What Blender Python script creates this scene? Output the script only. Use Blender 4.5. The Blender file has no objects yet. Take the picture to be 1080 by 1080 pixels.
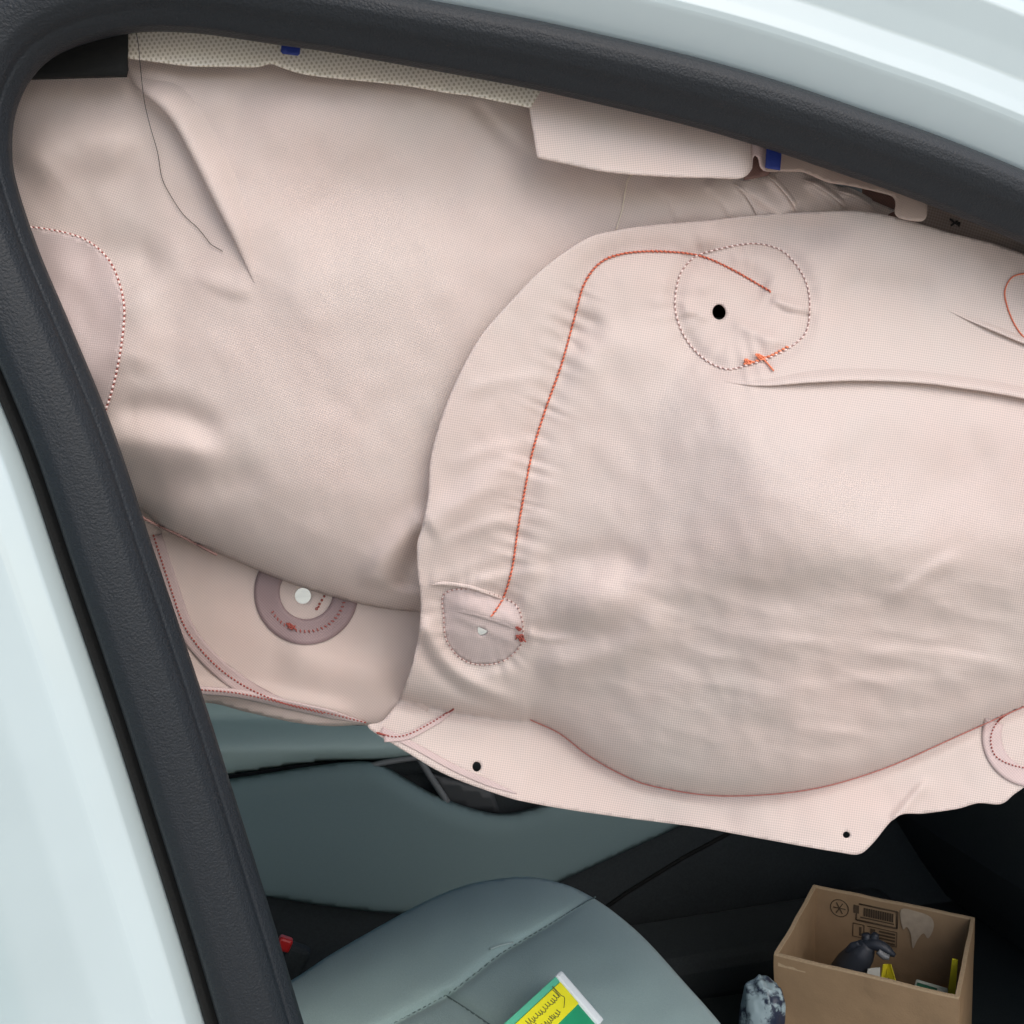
import bpy, bmesh, math, random
import numpy as np
from mathutils import Vector, Matrix
from mathutils.geometry import delaunay_2d_cdt

random.seed(7); RNG = np.random.default_rng(11)
SC = bpy.context.scene; COL = SC.collection

# ------------------------------------------------------------------ camera
F = 1100.0; CX = CY = 540.0
CAM = np.array([0.0, -0.62, 1.20])
YAW, PITCH = math.radians(12), math.radians(-5)
FWD = np.array([math.sin(YAW)*math.cos(PITCH), math.cos(YAW)*math.cos(PITCH), math.sin(PITCH)])
RGT = np.array([math.cos(YAW), -math.sin(YAW), 0.0])
UPV = np.cross(RGT, FWD)
cd = bpy.data.cameras.new('camera'); cam = bpy.data.objects.new('camera', cd); COL.objects.link(cam)
M = Matrix((RGT, UPV, -FWD)).transposed().to_4x4(); M.translation = Vector(CAM); cam.matrix_world = M
cd.sensor_fit = 'HORIZONTAL'; cd.sensor_width = 36; cd.lens = 36*F/1080; cd.clip_start = .02; cd.clip_end = 3000
SC.camera = cam

# ------------------------------------------------------------------ light
SUN_TO = Vector((.26, -.70, .84)).normalized()
w = bpy.data.worlds.new('World'); SC.world = w; w.use_nodes = True
nt = w.node_tree; bg = nt.nodes['Background']
sky = nt.nodes.new('ShaderNodeTexSky'); sky.sky_type = 'NISHITA'; sky.sun_disc = False
sky.sun_elevation = math.asin(SUN_TO.z); sky.sun_rotation = math.atan2(SUN_TO.x, SUN_TO.y)
sky.dust_density = 3.0; sky.air_density = 1.0; sky.ozone_density = 1.0
nt.links.new(sky.outputs[0], bg.inputs[0]); bg.inputs[1].default_value = .15
sd = bpy.data.lights.new('sun', 'SUN'); sd.energy = 1.1; sd.angle = math.radians(75); sd.color = (1, .95, .88)
so = bpy.data.objects.new('sun', sd); COL.objects.link(so)
so.rotation_euler = (-SUN_TO).to_track_quat('-Z', 'Y').to_euler()
SC.view_settings.view_transform = 'Standard'; SC.view_settings.look = 'None'
SC.view_settings.exposure = 0.42; SC.view_settings.gamma = 1.0
SC.view_settings.use_curve_mapping = False

# ------------------------------------------------------------------ geometry helpers
def ray(px, py):
    px = np.asarray(px, float); py = np.asarray(py, float)
    a = (px-CX)/F; b = (CY-py)/F
    return FWD + a[..., None]*RGT + b[..., None]*UPV
def PY(px, py, y):
    d = ray(px, py); t = (np.asarray(y)-CAM[1])/d[..., 1]; return CAM + d*t[..., None]
def PZ(px, py, z):
    d = ray(px, py); t = (np.asarray(z)-CAM[2])/d[..., 2]; return CAM + d*t[..., None]
def PX(px, py, x):
    d = ray(px, py); t = (np.asarray(x)-CAM[0])/d[..., 0]; return CAM + d*t[..., None]

def cr(pts, n=12, closed=False):
    """Catmull-Rom through 2-D / 3-D points"""
    P = np.asarray(pts, float)
    if closed: Q = np.vstack([P[-1], P, P[0], P[1]])
    else: Q = np.vstack([2*P[0]-P[1], P, 2*P[-1]-P[-2]])
    out = []
    for i in range(1, len(Q)-2):
        p0, p1, p2, p3 = Q[i-1], Q[i], Q[i+1], Q[i+2]
        for t in np.linspace(0, 1, n, endpoint=False):
            out.append(.5*((2*p1)+(p2-p0)*t+(2*p0-5*p1+4*p2-p3)*t*t+(3*p1-p0-3*p2+p3)*t**3))
    if not closed: out.append(Q[-2])
    return np.array(out)
def resample(P, step, closed=False):
    P = np.asarray(P, float)
    if closed: P = np.vstack([P, P[0]])
    L = np.r_[0, np.cumsum(np.linalg.norm(np.diff(P, axis=0), axis=1))]
    n = max(2, int(round(L[-1]/step))+1); s = np.linspace(0, L[-1], n)
    R = np.stack([np.interp(s, L, P[:, k]) for k in range(P.shape[1])], 1)
    return R[:-1] if closed else R
def pdist(px, py, P):
    """signed distance (positive on the right of travel in picture sense) and path fraction"""
    P = np.asarray(P, float); px = np.asarray(px, float); py = np.asarray(py, float)
    L = np.r_[0, np.cumsum(np.linalg.norm(np.diff(P, axis=0), axis=1))]
    best = np.full(px.shape, 1e9); sg = np.ones(px.shape); tt = np.zeros(px.shape)
    for i in range(len(P)-1):
        a, b = P[i], P[i+1]; d = b-a; l2 = d@d
        if l2 == 0: continue
        t = np.clip(((px-a[0])*d[0]+(py-a[1])*d[1])/l2, 0, 1)
        qx = px-a[0]-t*d[0]; qy = py-a[1]-t*d[1]; D = np.hypot(qx, qy); m = D < best
        best = np.where(m, D, best); sg = np.where(m, np.sign(d[0]*qy-d[1]*qx), sg)
        tt = np.where(m, (L[i]+t*(L[i+1]-L[i]))/L[-1], tt)
    return best*sg, tt
def sstep(x): x = np.clip(x, 0, 1); return x*x*(3-2*x)
def fadef(t, f0, f1):
    r = np.ones_like(t)
    if f0 > 0: r = r*sstep(t/f0)
    if f1 > 0: r = r*sstep((1-t)/f1)
    return r
def ridge(px, py, pts, amp, wl, wr=None, f0=.25, f1=.25):
    d, t = pdist(px, py, cr(pts, 5)); wr = wr or wl
    wv = np.where(d < 0, wl, wr); return amp*np.exp(-(d/wv)**2)*fadef(t, f0, f1)
def step(px, py, pts, amp, wd, L, side=1, f0=.25, f1=.25):
    d, t = pdist(px, py, cr(pts, 5)); d = d*side
    return amp*.5*(1+np.tanh(d/wd))*np.exp(-np.maximum(d, 0)/L)*fadef(t, f0, f1)
_lat = RNG.random((64, 64))
def vnoise(x, y):
    xi = np.floor(x).astype(int); yi = np.floor(y).astype(int)
    fx = x-xi; fy = y-yi; fx = fx*fx*(3-2*fx); fy = fy*fy*(3-2*fy)
    g = lambda i, j: _lat[i % 64, j % 64]
    return (g(xi, yi)*(1-fx)+g(xi+1, yi)*fx)*(1-fy)+(g(xi, yi+1)*(1-fx)+g(xi+1, yi+1)*fx)*fy-.5
def fbm(x, y, o=3):
    r = 0; a = 1.
    for k in range(o): r = r+a*vnoise(x*2**k+17*k, y*2**k+5*k); a *= .5
    return r
def rolloff(d, D, depth):
    q = 1-np.clip(d/D, 0, 1); return -depth*(1-np.sqrt(np.maximum(0, 1-q*q)))
def inpoly(px, py, P):
    P = np.asarray(P); r = np.zeros(np.shape(px), bool); n = len(P); j = n-1
    for i in range(n):
        xi, yi = P[i]; xj, yj = P[j]
        c = ((yi > py) != (yj > py)) & (px < (xj-xi)*(py-yi)/((yj-yi) or 1e-9)+xi)
        r ^= c; j = i
    return r

# ------------------------------------------------------------------ object helpers
def tag(o, label=None, cat=None, group=None, kind=None):
    if label: o['label'] = label
    if cat: o['category'] = cat
    if group: o['group'] = group
    if kind: o['kind'] = kind
    return o
def empty(name, loc, label=None, cat=None, rz=0, parent=None):
    o = bpy.data.objects.new(name, None); COL.objects.link(o); o.location = loc; o.rotation_euler.z = rz
    o.empty_display_size = .05
    if parent: o.parent = parent
    tag(o, label, cat); return o
def world_loc(o):
    m = Matrix.Translation(o.location) @ o.rotation_euler.to_matrix().to_4x4()
    return (world_loc(o.parent) @ o.matrix_parent_inverse @ m) if o.parent else m
def link(name, me, mat, parent=None, smooth=True):
    """mesh given in world coordinates; kept in place under its parent"""
    o = bpy.data.objects.new(name, me); COL.objects.link(o)
    if mat:
        for m in (mat if isinstance(mat, (list, tuple)) else [mat]): me.materials.append(m)
    if smooth:
        me.polygons.foreach_set('use_smooth', [True]*len(me.polygons))
    if parent:
        o.parent = parent; o.matrix_parent_inverse = world_loc(parent).inverted() if parent.type == 'EMPTY' or True else None
        if parent.type == 'MESH': o.matrix_parent_inverse = Matrix.Identity(4)
    return o
def mesh(name, V, Fs, mat, parent=None, smooth=True, uv=None, solid=0):
    me = bpy.data.meshes.new(name); me.from_pydata([tuple(v) for v in V], [], [tuple(f) for f in Fs]); me.update()
    if uv is not None:
        ul = me.uv_layers.new(name='UVMap'); li = np.zeros(len(me.loops), int); me.loops.foreach_get('vertex_index', li)
        ul.data.foreach_set('uv', np.asarray(uv, float)[li].ravel())
    o = link(name, me, mat, parent, smooth)
    if solid:
        m = o.modifiers.new('thickness', 'SOLIDIFY'); m.thickness = abs(solid); m.offset = -1 if solid > 0 else 1
    return o
def bm_obj(name, bm, mat, parent=None, smooth=False):
    me = bpy.data.meshes.new(name); bm.normal_update(); bm.to_mesh(me); bm.free()
    return link(name, me, mat, parent, smooth)
def panel(name, poly, spacing, fmap, mat, parent=None, holes=(), solid=.0012, uvrot=0., uvs=.0006, bstep=None, extra=()):
    """a sheet: outline polygon filled with a fine triangle net, mapped to 3-D by fmap"""
    B = resample(poly, bstep or spacing, True); x0, y0 = B.min(0); x1, y1 = B.max(0)
    xs = np.arange(x0, x1, spacing); ys = np.arange(y0, y1, spacing*.866)
    GX, GY = np.meshgrid(xs, ys); GX = GX+(np.arange(len(ys)) % 2)[:, None]*spacing*.5
    gx, gy = GX.ravel(), GY.ravel()
    m = inpoly(gx, gy, B); gx, gy = gx[m], gy[m]
    dB = np.abs(pdist(gx, gy, np.vstack([B, B[0]]))[0]) if len(B) < 1500 else np.full(gx.shape, 9.)
    m = dB > spacing*.45; gx, gy = gx[m], gy[m]
    HB = [resample(h, max(1.5, spacing*.6), True) for h in holes]
    for h in HB:
        d = np.abs(pdist(gx, gy, np.vstack([h, h[0]]))[0]); m = (d > spacing*.4) & ~inpoly(gx, gy, h); gx, gy = gx[m], gy[m]
    pts = [Vector(p) for p in B]; edges = [(i, (i+1) % len(B)) for i in range(len(B))]
    for h in HB:
        k = len(pts); pts += [Vector(p) for p in h]; edges += [(k+i, k+(i+1) % len(h)) for i in range(len(h))]
    pts += [Vector((a, b)) for a, b in zip(gx, gy)]
    V, E, Fc, *_ = delaunay_2d_cdt(pts, edges, [], 1, 1e-4)
    V = np.array([tuple(v) for v in V]); Fc = np.array([f for f in Fc if len(f) == 3])
    cen = V[Fc].mean(1); keep = inpoly(cen[:, 0], cen[:, 1], B)
    for h in HB: keep &= ~inpoly(cen[:, 0], cen[:, 1], h)
    Fc = Fc[keep]
    W = fmap(V[:, 0], V[:, 1])
    # orient faces towards the camera
    a, b, c = W[Fc[:, 0]], W[Fc[:, 1]], W[Fc[:, 2]]; n = np.cross(b-a, c-a)
    flip = (n*(CAM-a)).sum(1) < 0; Fc[flip] = Fc[flip][:, ::-1]
    c_, s_ = math.cos(uvrot), math.sin(uvrot)
    uv = np.stack([(V[:, 0]*c_-V[:, 1]*s_)*uvs, (V[:, 0]*s_+V[:, 1]*c_)*uvs], 1)
    return mesh(name, W, Fc, mat, parent, True, uv, solid)
def tube(name, P, r, mat, parent=None, k=8, radii=None):
    P = np.asarray(P, float); n = len(P); T = np.gradient(P, axis=0); T /= np.linalg.norm(T, axis=1)[:, None]+1e-12
    up = np.array([0, -1, 0.2]); V = []; Fs = []
    for i in range(n):
        a = np.cross(T[i], up); a /= np.linalg.norm(a)+1e-9; b = np.cross(T[i], a)
        rr = radii[i] if radii is not None else r
        for j in range(k):
            an = 2*math.pi*j/k; V.append(P[i]+rr*(math.cos(an)*a+math.sin(an)*b))
    for i in range(n-1):
        for j in range(k): Fs.append((i*k+j, i*k+(j+1) % k, (i+1)*k+(j+1) % k, (i+1)*k+j))
    Fs.append(tuple(range(k))[::-1]); Fs.append(tuple(range((n-1)*k, n*k)))
    return mesh(name, V, Fs, mat, parent)
def loft(name, rows, mat, parent=None, closed=False, smooth=True, uv=True):
    R = np.asarray(rows); n, k, _ = R.shape; V = R.reshape(-1, 3); Fs = []
    for i in range(n-1):
        for j in range(k if closed else k-1):
            Fs.append((i*k+j, i*k+(j+1) % k, (i+1)*k+(j+1) % k, (i+1)*k+j))
    Fs = np.array(Fs)
    a, b, c = V[Fs[:, 0]], V[Fs[:, 1]], V[Fs[:, 2]]; nn = np.cross(b-a, c-a)
    if not closed and ((nn*(CAM-a)).sum(1) < 0).mean() > .5: Fs = Fs[:, ::-1]
    return mesh(name, V, Fs, mat, parent, smooth)
def rbox(bm, c, s, bev=.002, rot=None, seg=2):
    g = bmesh.ops.create_cube(bm, size=1); vs = g['verts']
    for v in vs: v.co = Vector((v.co.x*s[0], v.co.y*s[1], v.co.z*s[2]))
    if bev:
        es = list({e for v in vs for e in v.link_edges}); r = bmesh.ops.bevel(bm, geom=es, offset=bev, segments=seg, affect='EDGES', profile=.5)
        vs = list({v for f in r['faces'] for v in f.verts} | {v for v in vs if v.is_valid})
        vs = list(set(vs))
    mt = Matrix.Translation(Vector(c)) @ (rot.to_4x4() if rot else Matrix.Identity(4))
    # gather whole island
    seen = set(vs); st = list(vs)
    while st:
        v = st.pop()
        for e in v.link_edges:
            o = e.other_vert(v)
            if o not in seen: seen.add(o); st.append(o)
    for v in seen: v.co = mt @ v.co
def box_obj(name, c, s, mat, parent=None, bev=.002, rot=None):
    bm = bmesh.new(); rbox(bm, c, s, bev, rot); return bm_obj(name, bm, mat, parent)

# ------------------------------------------------------------------ materials
def mk(name):
    m = bpy.data.materials.new(name); m.use_nodes = True; t = m.node_tree; t.nodes.clear()
    o = t.nodes.new('ShaderNodeOutputMaterial'); return m, t, o
def N(t, ty, **kw):
    n = t.nodes.new(ty)
    for k, v in kw.items():
        if k.startswith('i_'):
            key = k[2:]; key = int(key) if key.isdigit() else key.replace('_', ' ')
            n.inputs[key].default_value = v
        else: setattr(n, k, v)
    return n
def simple(name, col, rough=.6, spec=.5, noise=0., nscale=200, bump=0., bscale=600, coat=0., metal=0., var=None, sheen=0., bdist=.001):
    m, t, o = mk(name); L = t.links.new
    p = N(t, 'ShaderNodeBsdfPrincipled'); p.inputs['Base Color'].default_value = (*col, 1)
    p.inputs['Roughness'].default_value = rough; p.inputs['Specular IOR Level'].default_value = spec
    p.inputs['Coat Weight'].default_value = coat; p.inputs['Coat Roughness'].default_value = .08
    p.inputs['Metallic'].default_value = metal
    if sheen: p.inputs['Sheen Weight'].default_value = sheen; p.inputs['Sheen Roughness'].default_value = .5
    tc = N(t, 'ShaderNodeTexCoord')
    if noise:
        n1 = N(t, 'ShaderNodeTexNoise', i_Scale=nscale, i_Detail=4.); L(tc.outputs['Object'], n1.inputs['Vector'])
        mx = N(t, 'ShaderNodeMix', data_type='RGBA'); k = 1-noise
        mx.inputs[6].default_value = (*[c*k for c in col], 1)
        mx.inputs[7].default_value = (*(var if var else [min(1, c*(1+noise)) for c in col]), 1)
        L(n1.outputs['Fac'], mx.inputs[0]); L(mx.outputs[2], p.inputs['Base Color'])
    if bump:
        n2 = N(t, 'ShaderNodeTexNoise', i_Scale=bscale, i_Detail=3.); L(tc.outputs['Object'], n2.inputs['Vector'])
        b = N(t, 'ShaderNodeBump', i_Strength=bump, i_Distance=bdist); L(n2.outputs['Fac'], b.inputs['Height']); L(b.outputs[0], p.inputs['Normal'])
    L(p.outputs[0], o.inputs[0]); return m
def fabric(name, col, pitch=.00195, contrast=.16, trans=.22, weave='plain', dots=0):
    """woven nylon: two crossing yarn families give relief and a faint tone; light passes through it a little"""
    m, t, o = mk(name); L = t.links.new
    uv = N(t, 'ShaderNodeUVMap'); 
    dn = N(t, 'ShaderNodeTexNoise', i_Scale=14., i_Detail=2.); L(uv.outputs[0], dn.inputs['Vector'])
    mad = N(t, 'ShaderNodeVectorMath', operation='MULTIPLY_ADD'); mad.inputs[1].default_value = (.006, .006, 0)
    L(dn.outputs['Color'], mad.inputs[0]); L(uv.outputs[0], mad.inputs[2])
    sx = N(t, 'ShaderNodeSeparateXYZ'); L(mad.outputs[0], sx.inputs[0])
    def sn(sock, ph=0.):
        a = N(t, 'ShaderNodeMath', operation='MULTIPLY_ADD'); a.inputs[1].default_value = 2*math.pi/pitch; a.inputs[2].default_value = ph; L(sock, a.inputs[0])
        s = N(t, 'ShaderNodeMath', operation='SINE'); L(a.outputs[0], s.inputs[0]); return s.outputs[0]
    pr = N(t, 'ShaderNodeMath', operation='MULTIPLY'); L(sn(sx.outputs[0]), pr.inputs[0]); L(sn(sx.outputs[1]), pr.inputs[1])
    rm = N(t, 'ShaderNodeMath', operation='MULTIPLY_ADD'); rm.inputs[1].default_value = .5; rm.inputs[2].default_value = .5; L(pr.outputs[0], rm.inputs[0])
    big = N(t, 'ShaderNodeTexNoise', i_Scale=9., i_Detail=5., i_Roughness=.6); L(uv.outputs[0], big.inputs['Vector'])
    fine = N(t, 'ShaderNodeTexNoise', i_Scale=900., i_Detail=2.); L(uv.outputs[0], fine.inputs['Vector'])
    mx = N(t, 'ShaderNodeMix', data_type='RGBA')
    mx.inputs[6].default_value = (*[c*(1-contrast) for c in col], 1); mx.inputs[7].default_value = (*[min(.95, c*(1+contrast*.6)) for c in col], 1)
    L(rm.outputs[0], mx.inputs[0])
    hs = N(t, 'ShaderNodeMix', data_type='RGBA', blend_type='MULTIPLY'); hs.inputs[0].default_value = 1.
    rp = N(t, 'ShaderNodeValToRGB'); rp.color_ramp.elements[0].position = .3; rp.color_ramp.elements[1].position = .7
    rp.color_ramp.elements[0].color = (1., .955, .94, 1); rp.color_ramp.elements[1].color = (.965, .975, .965, 1)
    L(big.outputs['Fac'], rp.inputs[0]); L(mx.outputs[2], hs.inputs[6]); L(rp.outputs[0], hs.inputs[7])
    colout = hs.outputs[2]
    if dots:
        # small open cells on a hexagonal raster
        def cells(off):
            s2 = N(t, 'ShaderNodeVectorMath', operation='MULTIPLY_ADD'); s2.inputs[1].default_value = (1/dots, 1/(dots*1.6), 0); s2.inputs[2].default_value = (off, off, 0)
            L(uv.outputs[0], s2.inputs[0]); fr = N(t, 'ShaderNodeVectorMath', operation='FRACTION'); L(s2.outputs[0], fr.inputs[0])
            sb = N(t, 'ShaderNodeVectorMath', operation='SUBTRACT'); sb.inputs[1].default_value = (.5, .5, 0); L(fr.outputs[0], sb.inputs[0])
            sc = N(t, 'ShaderNodeVectorMath', operation='MULTIPLY'); sc.inputs[1].default_value = (1, 1.25, 0); L(sb.outputs[0], sc.inputs[0])
            ln = N(t, 'ShaderNodeVectorMath', operation='LENGTH'); L(sc.outputs[0], ln.inputs[0]); return ln.outputs['Value']
        mn = N(t, 'ShaderNodeMath', operation='MINIMUM'); L(cells(0.), mn.inputs[0]); L(cells(.5), mn.inputs[1])
        r2 = N(t, 'ShaderNodeValToRGB'); r2.color_ramp.elements[0].position = .16; r2.color_ramp.elements[1].position = .30
        r2.color_ramp.elements[0].color = (.60, .57, .50, 1); r2.color_ramp.elements[1].color = (1, 1, 1, 1); L(mn.outputs[0], r2.inputs[0])
        m3 = N(t, 'ShaderNodeMix', data_type='RGBA', blend_type='MULTIPLY'); m3.inputs[0].default_value = 1.; L(colout, m3.inputs[6]); L(r2.outputs[0], m3.inputs[7]); colout = m3.outputs[2]
    ad = N(t, 'ShaderNodeMath', operation='MULTIPLY_ADD'); ad.inputs[1].default_value = .5; L(fine.outputs['Fac'], ad.inputs[0]); L(rm.outputs[0], ad.inputs[2])
    bp = N(t, 'ShaderNodeBump', i_Strength=.35, i_Distance=.0004); L(ad.outputs[0], bp.inputs['Height'])
    p = N(t, 'ShaderNodeBsdfPrincipled', i_Roughness=.5); p.inputs['Specular IOR Level'].default_value = .5
    p.inputs['Sheen Weight'].default_value = .15; p.inputs['Sheen Roughness'].default_value = .4
    L(colout, p.inputs['Base Color']); L(bp.outputs[0], p.inputs['Normal'])
    if trans:
        tr = N(t, 'ShaderNodeBsdfTranslucent'); L(colout, tr.inputs['Color']); ms = N(t, 'ShaderNodeMixShader', i_0=trans)
        L(p.outputs[0], ms.inputs[1]); L(tr.outputs[0], ms.inputs[2]); L(ms.outputs[0], o.inputs[0])
    else: L(p.outputs[0], o.inputs[0])
    return m

FABC = (.785, .690, .650)
M_FAB = fabric('airbag_fabric', FABC, pitch=.00205, contrast=.20, trans=.34)
M_FABC = fabric('airbag_fabric_back_layer', (.77, .66, .615), contrast=.08, trans=.45)
M_FABT = fabric('airbag_fabric_doubled_shade', (.28, .20, .205), contrast=.10, trans=.15)  # this and the next three: backlight stopped by layers put into the colour
M_FABT2 = fabric('airbag_fabric_seam_shade', (.48, .37, .36), contrast=.10, trans=.2)
M_FABP = fabric('airbag_fabric_doubled_pale', (.60, .48, .47), contrast=.10, trans=.15)
M_FABL = fabric('airbag_fabric_backed_shade', (.645, .545, .53), contrast=.13)
M_MESH = fabric('perforated_mesh', (.90, .87, .79), contrast=.04, trans=.2, dots=.0031)
M_NET = fabric('brown_netting', (.34, .28, .25), pitch=.0026, contrast=.3, trans=.1)
M_PAINT = simple('white_car_paint', (.46, .555, .575), .32, .5, coat=.9, noise=.05, nscale=14, bump=.02, bscale=60)
M_RUB = simple('black_rubber', (.007, .011, .0155), .50, .38, noise=.30, nscale=420, bump=.55, bscale=750, bdist=.0012)
M_RUBD = simple('matt_black_rubber', (.009, .010, .010), .8, .3, noise=.2, nscale=400, bump=.3, bscale=900)
M_BLK = simple('black_trim', (.038, .046, .050), .85, .3, noise=.3, nscale=300, bump=.3, bscale=900)
M_CARP = simple('dark_carpet', (.042, .052, .054), .95, .1, noise=.4, nscale=700, bump=.6, bscale=1200)
M_TEAL = simple('teal_grey_trim_lit', (.52, .68, .67), .62, .35, noise=.10, nscale=900, bump=.15, bscale=1500)  # window light on the top pad is put into this paler colour
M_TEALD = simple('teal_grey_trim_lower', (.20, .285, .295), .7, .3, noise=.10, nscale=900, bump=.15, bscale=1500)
M_SEAT = simple('teal_grey_seat_cloth', (.31, .42, .41), 1., .1, noise=.16, nscale=800, bump=.5, bscale=800, sheen=.12)
M_GREYP = simple('grey_plastic', (.20, .21, .22), .4, .5)
M_RED = simple('red_plastic', (.55, .02, .02), .35, .5)
M_BLUE = simple('blue_tape', (.012, .03, .20), .55, .4, noise=.15, nscale=900, bump=.2, bscale=1500)
M_TR = simple('red_thread', (.66, .18, .10), .7, .3, noise=.2, nscale=3000)
M_TRD = simple('dark_red_thread', (.30, .07, .055), .7, .3, noise=.2, nscale=3000)
M_TRL = simple('faded_red_thread', (.50, .19, .16), .7, .3, noise=.2, nscale=3000)
M_TP = simple('pale_pink_thread', (.80, .66, .62), .7, .3, noise=.1, nscale=3000)
M_TD = simple('brown_thread', (.34, .20, .18), .7, .3)
M_TB = simple('black_thread', (.02, .018, .016), .7, .3)
M_TW = simple('cream_thread', (.82, .74, .60), .7, .3)

# ------------------------------------------------------------------ ground
gs = 60
mesh('ground', [(-gs, -gs, 0), (gs, -gs, 0), (gs, gs, 0), (-gs, gs, 0)], [(0, 1, 2, 3)],
     simple('pale_concrete', (.58, .54, .47), .9, .2, noise=.2, nscale=6, bump=.3, bscale=80), smooth=False)['kind'] = 'structure'

# ------------------------------------------------------------------ the car
car = empty('car', (0.2, .7, 0), 'white car with black door seal, seen through its open side door', 'car')
inner = [(372, 1260), (345, 1165), (318, 1078), (283, 960), (245, 838), (208, 722), (160, 580), (118, 455), (73, 345), (38, 262), (14, 190), (9, 150), (14, 110), (33, 73), (67, 48), (133, 31), (200, 31), (293, 44), (360, 54), (520, 83), (593, 98), (720, 128), (807, 153), (887, 180), (973, 210), (1080, 254), (1170, 298), (1260, 345), (1400, 425), (1560, 530), (1720, 650), (1850, 770)]
IP = resample(cr(inner, 10), 9)
IW = PY(IP[:, 0], IP[:, 1], np.zeros(len(IP)))
dep = (IW-CAM) @ FWD; scl = dep/F
Tn = np.gradient(IW, axis=0); Tn /= np.linalg.norm(Tn, axis=1)[:, None]
NRM = np.stack([-Tn[:, 2], np.zeros(len(Tn)), Tn[:, 0]], 1)
for _ in range(14):
    NRM[1:-1] = (NRM[:-2]+2*NRM[1:-1]+NRM[2:])/4; NRM /= np.linalg.norm(NRM, axis=1)[:, None]
fr = np.arange(len(IP))/(len(IP)-1)
corner = np.argmin(np.hypot(IP[:, 0]-33, IP[:, 1]-73))
blend = sstep((np.arange(len(IP))-corner+8)/34.)          # 0 pillar .. 1 roof rail
def dens(prof, sub=3, bev=.12):
    P = np.asarray(prof, float); out = []
    for i in range(len(P)-1):
        for t in ([0, bev]+list(np.linspace(bev, 1-bev, sub+1)[1:-1])+[1-bev]): out.append(P[i]*(1-t)+P[i+1]*t)
    out.append(P[-1]); return np.array(out)
def sweep(name, pp, pr, mat, parent, sub=3, rnd=0):
    A, B = dens(pp, sub), dens(pr, sub)
    for _ in range(rnd):
        for Q in (A, B): Q[1:-1] = (Q[:-2]+2*Q[1:-1]+Q[2:])/4
    rows = []
    for i in range(len(IP)):
        Q = A*(1-blend[i])+B*blend[i]
        rows.append(IW[i]+NRM[i]*(Q[:, 0]*scl[i])[:, None]+np.array([0, 1, 0])*Q[:, 1][:, None])
    return loft(name, rows, mat, parent)
ws_p = [(34, .034), (3, .014), (0, .008), (1, .002), (8, -.0035), (11, -.0045), (13, -.008), (22, -.0135), (40, -.0165), (58, -.0175), (72, -.014), (79, -.003), (79, .012)]
ws_r = [(36, .034), (4, .012), (0, .004), (1, -.003), (8, -.0065), (14, -.0095), (22, -.0145), (33, -.0180), (44, -.0185), (54, -.0150), (62, -.008), (69, .002), (69, .012)]
sweep('door_seal', ws_p, ws_r, M_RUB, car, 3, 2)
lip_p = [(74, .006), (78.5, .0015), (84, -.002), (89, -.0035), (92, -.002), (93, .008)]
lip_r = [(66, .010), (68, .008), (70, .006), (71, .006), (72, .007), (72, .012)]
sweep('seal_lip', lip_p, lip_r, M_RUBD, car, 2)
bd_p = [(86, .008), (91, .003), (107, -.0110), (128, -.0165), (134, -.0175), (180, -.0180), (240, -.0125), (330, .000), (460, .03), (640, .07)]
bd_r = [(64, .008), (68, .001), (103, -.0125), (109, -.0136), (122, -.0130), (142, -.0128), (166, -.0165), (197, -.0225), (214, -.018), (300, .06)]
body = sweep('body_side', bd_p, bd_r, M_PAINT, car, 4)
# shell (roof skin, floor pan, rear closing wall, dashboard, windscreen pillar side) in black trim / paint
box_obj('roof_panel', (.2, .78, 1.56), (2.6, 1.50, .03), M_PAINT, car, .01)
box_obj('headliner', (.2, .78, 1.535), (2.5, 1.44, .012), M_GREYP, car, .004)
box_obj('floor_pan', (.25, .70, .235), (2.7, 1.36, .02), M_CARP, car, .004)
box_obj('rear_closing_wall', (-1.02, .75, .85), (.06, 1.4, 1.36), M_BLK, car, .01)  # unseen wall added to keep light from entering behind the seats
# near side behind the pillar: rear door skin
box_obj('rear_door', (-.93, .10, .78), (.62, .10, 1.1), M_PAINT, car, .03)
box_obj('side_sill', (.35, .03, .22), (1.8, .12, .16), M_PAINT, car, .03)
# dashboard across the front
bm = bmesh.new()
prof = [(1.26, .26), (1.20, .34), (1.12, .46), (1.05, .66), (1.00, .78), (1.02, .86), (1.12, .93), (1.42, .96), (1.45, .26)]
va = [bm.verts.new((x, .06, z)) for x, z in prof]; vb = [bm.verts.new((x, 1.34, z)) for x, z in prof]
for i in range(len(prof)): bm.faces.new((va[i], va[(i+1) % len(prof)], vb[(i+1) % len(prof)], vb[i]))
bm.faces.new(va); bm.faces.new(vb[::-1]); bmesh.ops.recalc_face_normals(bm, faces=bm.faces)
bm_obj('dashboard', bm, M_BLK, car)
box_obj('centre_console', (.55, .98, .285), (1.0, .16, .08), M_BLK, car, .02, Matrix.Rotation(math.radians(-3), 3, 'Y'))

panel('lit_carpet_patch', [(690, 1030), (720, 1017), (770, 1000), (830, 983), (860, 990), (850, 1150), (700, 1150)], 10, lambda px, py: PZ(px, py, .262+0*px), simple('lit_carpet_tone', (.055, .068, .068), .95, .1, noise=.3, nscale=700, bump=.6, bscale=1200), car, solid=.006)  # lit area of the carpet, its light put into a paler colour

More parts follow.
